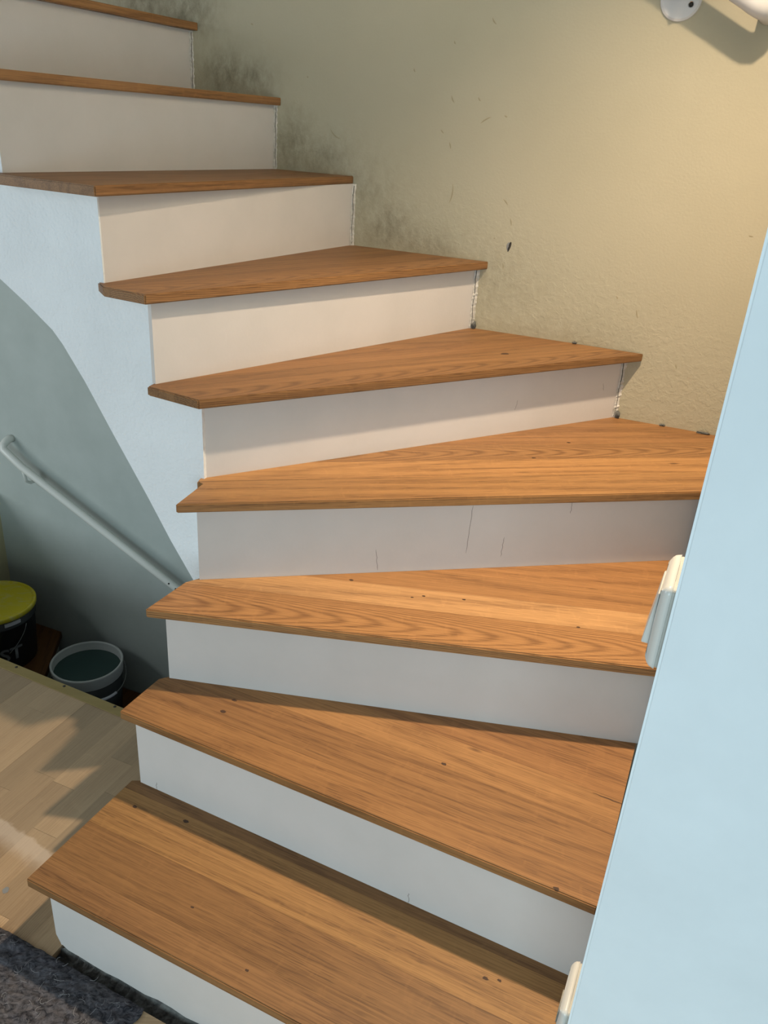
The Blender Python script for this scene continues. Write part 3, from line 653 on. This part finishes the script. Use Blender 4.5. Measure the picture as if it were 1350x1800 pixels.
for s_, z in ((dots((-7.62, 15.52)), .40), (sB + .02, -1.02)):
    zz = zA + sl * (s_ - sA)
    bm = bmesh.new(); tube(bm, [rail_loc(s_ - .02, .0, zz - .44) - bl, rail_loc(s_ - .02, .14, zz - .44) - bl, rail_loc(s_, .27, zz - .36) - bl, rail_loc(s_, .34, zz - .06) - bl], [.006, .006, .006, .006], 10)
    br = mesh_obj('bracket', bm, 'rail_white', hr, True)
    bm = bmesh.new(); tube(bm, [rail_loc(s_ - .02, 0.0, zz - .44) - bl, rail_loc(s_ - .02, .03, zz - .44) - bl], .022, 20); mesh_obj('rosette', bm, 'rail_white', br)
for s_ in (sB - .06, sB + .10, sB + .19):
    bm = bmesh.new(); bmesh.ops.create_icosphere(bm, subdivisions=2, radius=.0035); o = mesh_obj('screw_hole', bm, 'crack_dark', hr); p = rail_loc(s_, .35, zA + sl * (s_ - sA)) - bl; o.location = p + Vector((-NW[0] * .0125, -NW[1] * .0125, .0075))

uh = empty('upper_handrail', rail_loc(-1.0, .4, 9.3)); tag(uh, 'white handrail stub with round rosette at the top right', 'handrail'); ul = uh.location.copy()
s0, z0 = dots((3.6763, 11.1423)), 9.350; s1, z1 = dots((4.0043, 11.0167)), 9.164; slu = (z1 - z0) / (s1 - s0)
pts = [rail_loc(s_, .40, z0 + slu * (s_ - s0)) - ul for s_ in [s0 - 3.2 + 3.3 * i / 10 for i in range(11)]]
for (ds, off, dz) in ((.19, .39, -.105), (.27, .355, -.14), (.33, .29, -.155), (.355, .20, -.16), (.36, .10, -.16), (.36, .0, -.16)):
    pts.append(rail_loc(s0 + ds, off, z0 + dz) - ul)
bm = bmesh.new(); tube(bm, pts, .0205, 20); mesh_obj('rail', bm, 'rosette_white', uh, True)
sr, zr = -.2265 / S, 1.7281 / S
bm = bmesh.new(); lathe(bm, [(0, .006), (.040, .006), (.0445, .004), (.0455, 0)], 40); br = mesh_obj('rosette', bm, 'rosette_white', uh)
br.rotation_euler = (math.pi / 2, 0, WROT); br.location = rail_loc(sr, .0, zr) - ul
bm = bmesh.new(); lathe(bm, [(0, .0015), (.003, .0015), (.0032, .0005), (.006, .0028), (.0068, 0)], 20); sc_ = mesh_obj('screw', bm, 'steel', br); sc_.location = (.0235, -.0115, .006)
bm = bmesh.new(); lathe(bm, [(0, .002), (.0032, .002), (.0034, 0)], 12); o = mesh_obj('screw_slot', bm, 'crack_dark', br); o.location = (.0235, -.0115, .0064)
zrr = z0 + slu * (sr - s0)
bm = bmesh.new(); tube(bm, [rail_loc(sr, 0.03, zr + .02) - ul, rail_loc(sr, .22, zr + .02) - ul, rail_loc(sr, .34, zr + .10) - ul, rail_loc(sr, .40, zrr - .09) - ul], .0065, 12); mesh_obj('bracket', bm, 'rosette_white', uh, True)

# ---------------------------------------------------------------- switch and socket on the hidden face of the right wall
rz = math.atan2(rn.y, rn.x)
def plate(name, label, cat, zc, hgt, rocker):
    p = Vector(EDGE) * S + rn * 0.049
    root = empty(name, (p.x, p.y, zc), rz); tag(root, label, cat)      # local x along wall face (away), local y to the left (into stair)
    def slab(bm, w_, h_, t0, t1, rr, inset):
        prof = []
        for cx_, cz_, a0 in ((w_ / 2 - rr, h_ / 2 - rr, 0), (-w_ / 2 + rr, h_ / 2 - rr, 90), (-w_ / 2 + rr, -h_ / 2 + rr, 180), (w_ / 2 - rr, -h_ / 2 + rr, 270)):
            for i in range(6): a = math.radians(a0 + 90 * i / 5); prof.append((cx_ + rr * math.cos(a), cz_ + rr * math.sin(a), math.cos(a), math.sin(a)))
        levels = [(t0, 0)] + [(t0 + (t1 - t0) * math.sin(u), inset * (1 - math.cos(u))) for u in (0.5, 0.8, 1.1, 1.35, math.pi / 2)]
        rings = [[bm.verts.new((x - cxn * ins, y, z - czn * ins)) for x, z, cxn, czn in prof] for y, ins in levels]; n_ = len(prof)
        for a, b in zip(rings, rings[1:]):
            for i in range(n_): bm.faces.new((a[i], a[(i + 1) % n_], b[(i + 1) % n_], b[i]))
        bm.faces.new(rings[0][::-1]); bm.faces.new(rings[-1])
    bm = bmesh.new(); slab(bm, .080, hgt - .004, 0.0, .003, .005, .0008); mesh_obj('back_box', bm, 'switch_gap', root, False)
    bm = bmesh.new(); slab(bm, .084, hgt, .003, .0135, .008, .014); mesh_obj('frame', bm, 'switch_cream', root, True)
    if rocker:
        bm = bmesh.new()
        v_ = [bm.verts.new(q) for q in [(-.026, .012, -.027), (.026, .012, -.027), (.026, .012, .030), (-.026, .012, .030), (-.026, .0205, -.027), (.026, .0205, -.027), (.026, .0150, .030), (-.026, .0150, .030)]]
        for f_ in ((0, 1, 2, 3), (7, 6, 5, 4), (0, 4, 5, 1), (1, 5, 6, 2), (2, 6, 7, 3), (3, 7, 4, 0)): bm.faces.new([v_[i] for i in f_])
        o = mesh_obj('rocker', bm, 'switch_cream', root); mo = o.modifiers.new('bevel', 'BEVEL'); mo.width = .0015; mo.segments = 2
    else:
        bm = bmesh.new(); lathe(bm, [(0, 0), (.018, 0), (.020, .003), (.022, .003)], 32); o = mesh_obj('socket_well', bm, 'switch_gap', root); o.rotation_euler.x = -math.pi / 2; o.location = (0, .0122, 0)
plate('light_switch', 'cream rocker light switch seen edge on against the right wall', 'light switch', 1.0160, .092, True)
plate('wall_socket', 'cream socket plate at the bottom of the right wall edge', 'socket', .4050, .094, False)

# ---------------------------------------------------------------- felt mat
mt = empty('felt_mat', (-3.3 * S, 5.2 * S, 0)); tag(mt, 'dark charcoal felt mat with stray pale fibres', 'mat')
A = Vector((-1.945, 4.893)); dd = Vector((-0.9174, 0.398)); nn = Vector((-0.398, -0.9174))
rm = random.Random(11); bm = bmesh.new(); NU, NV = 170, 110; g = []
from mathutils import noise as mn
for i in range(NU + 1):
    row = []
    for j in range(NV + 1):
        u = 3.3 * i / NU; v_ = 2.1 * j / NV
        jit = 0.012 * mn.noise(Vector((u * 9, 0, 3))) if j == 0 else 0
        p = (A + dd * (u + (0.04 * mn.noise(Vector((v_ * 6, 1, 7))) if i == 0 else 0)) + nn * (v_ + jit)) * S
        h = .0060 + .0030 * mn.noise(Vector((p.x * 60, p.y * 60, 0))) + .0034 * mn.noise(Vector((p.x * 150, p.y * 150, 4))) + .0011 * mn.noise(Vector((p.x * 420, p.y * 420, 9)))
        edge_ = min(1, min(j, i, NU - i, NV - j) / 3)
        row.append(bm.verts.new((p.x - mt.location.x, p.y - mt.location.y, .0006 + max(0, h) * (0.35 + .65 * edge_))))
    g.append(row)
for a, b in zip(g, g[1:]):
    for j in range(NV): bm.faces.new((a[j], a[j + 1], b[j + 1], b[j]))
pad = mesh_obj('felt_sheet', bm, 'felt', mt, True)
mo = pad.modifiers.new('solid', 'SOLIDIFY'); mo.thickness = .0005; mo.offset = -1
bm = bmesh.new()
for i in range(420):
    u = rm.uniform(.03, 3.2); v_ = rm.uniform(.03, 1.9); p = (A + dd * u + nn * v_) * S; a = rm.uniform(0, 6.28); L = rm.uniform(.004, .022); cv = rm.uniform(-3, 3)
    q = Vector((p.x - mt.location.x, p.y - mt.location.y, .0085)); pts = []
    for s_ in range(7):
        pts.append(q.copy()); q = q + Vector((math.cos(a), math.sin(a), rm.uniform(-.15, .15))) * (L / 6); a += cv / 6 + rm.uniform(-.3, .3)
    tube(bm, pts, rm.choice((.00022, .0003, .00042)), 4, False)
tag(mesh_obj('loose_fibres', bm, 'felt_fibre', mt), kind='stuff')
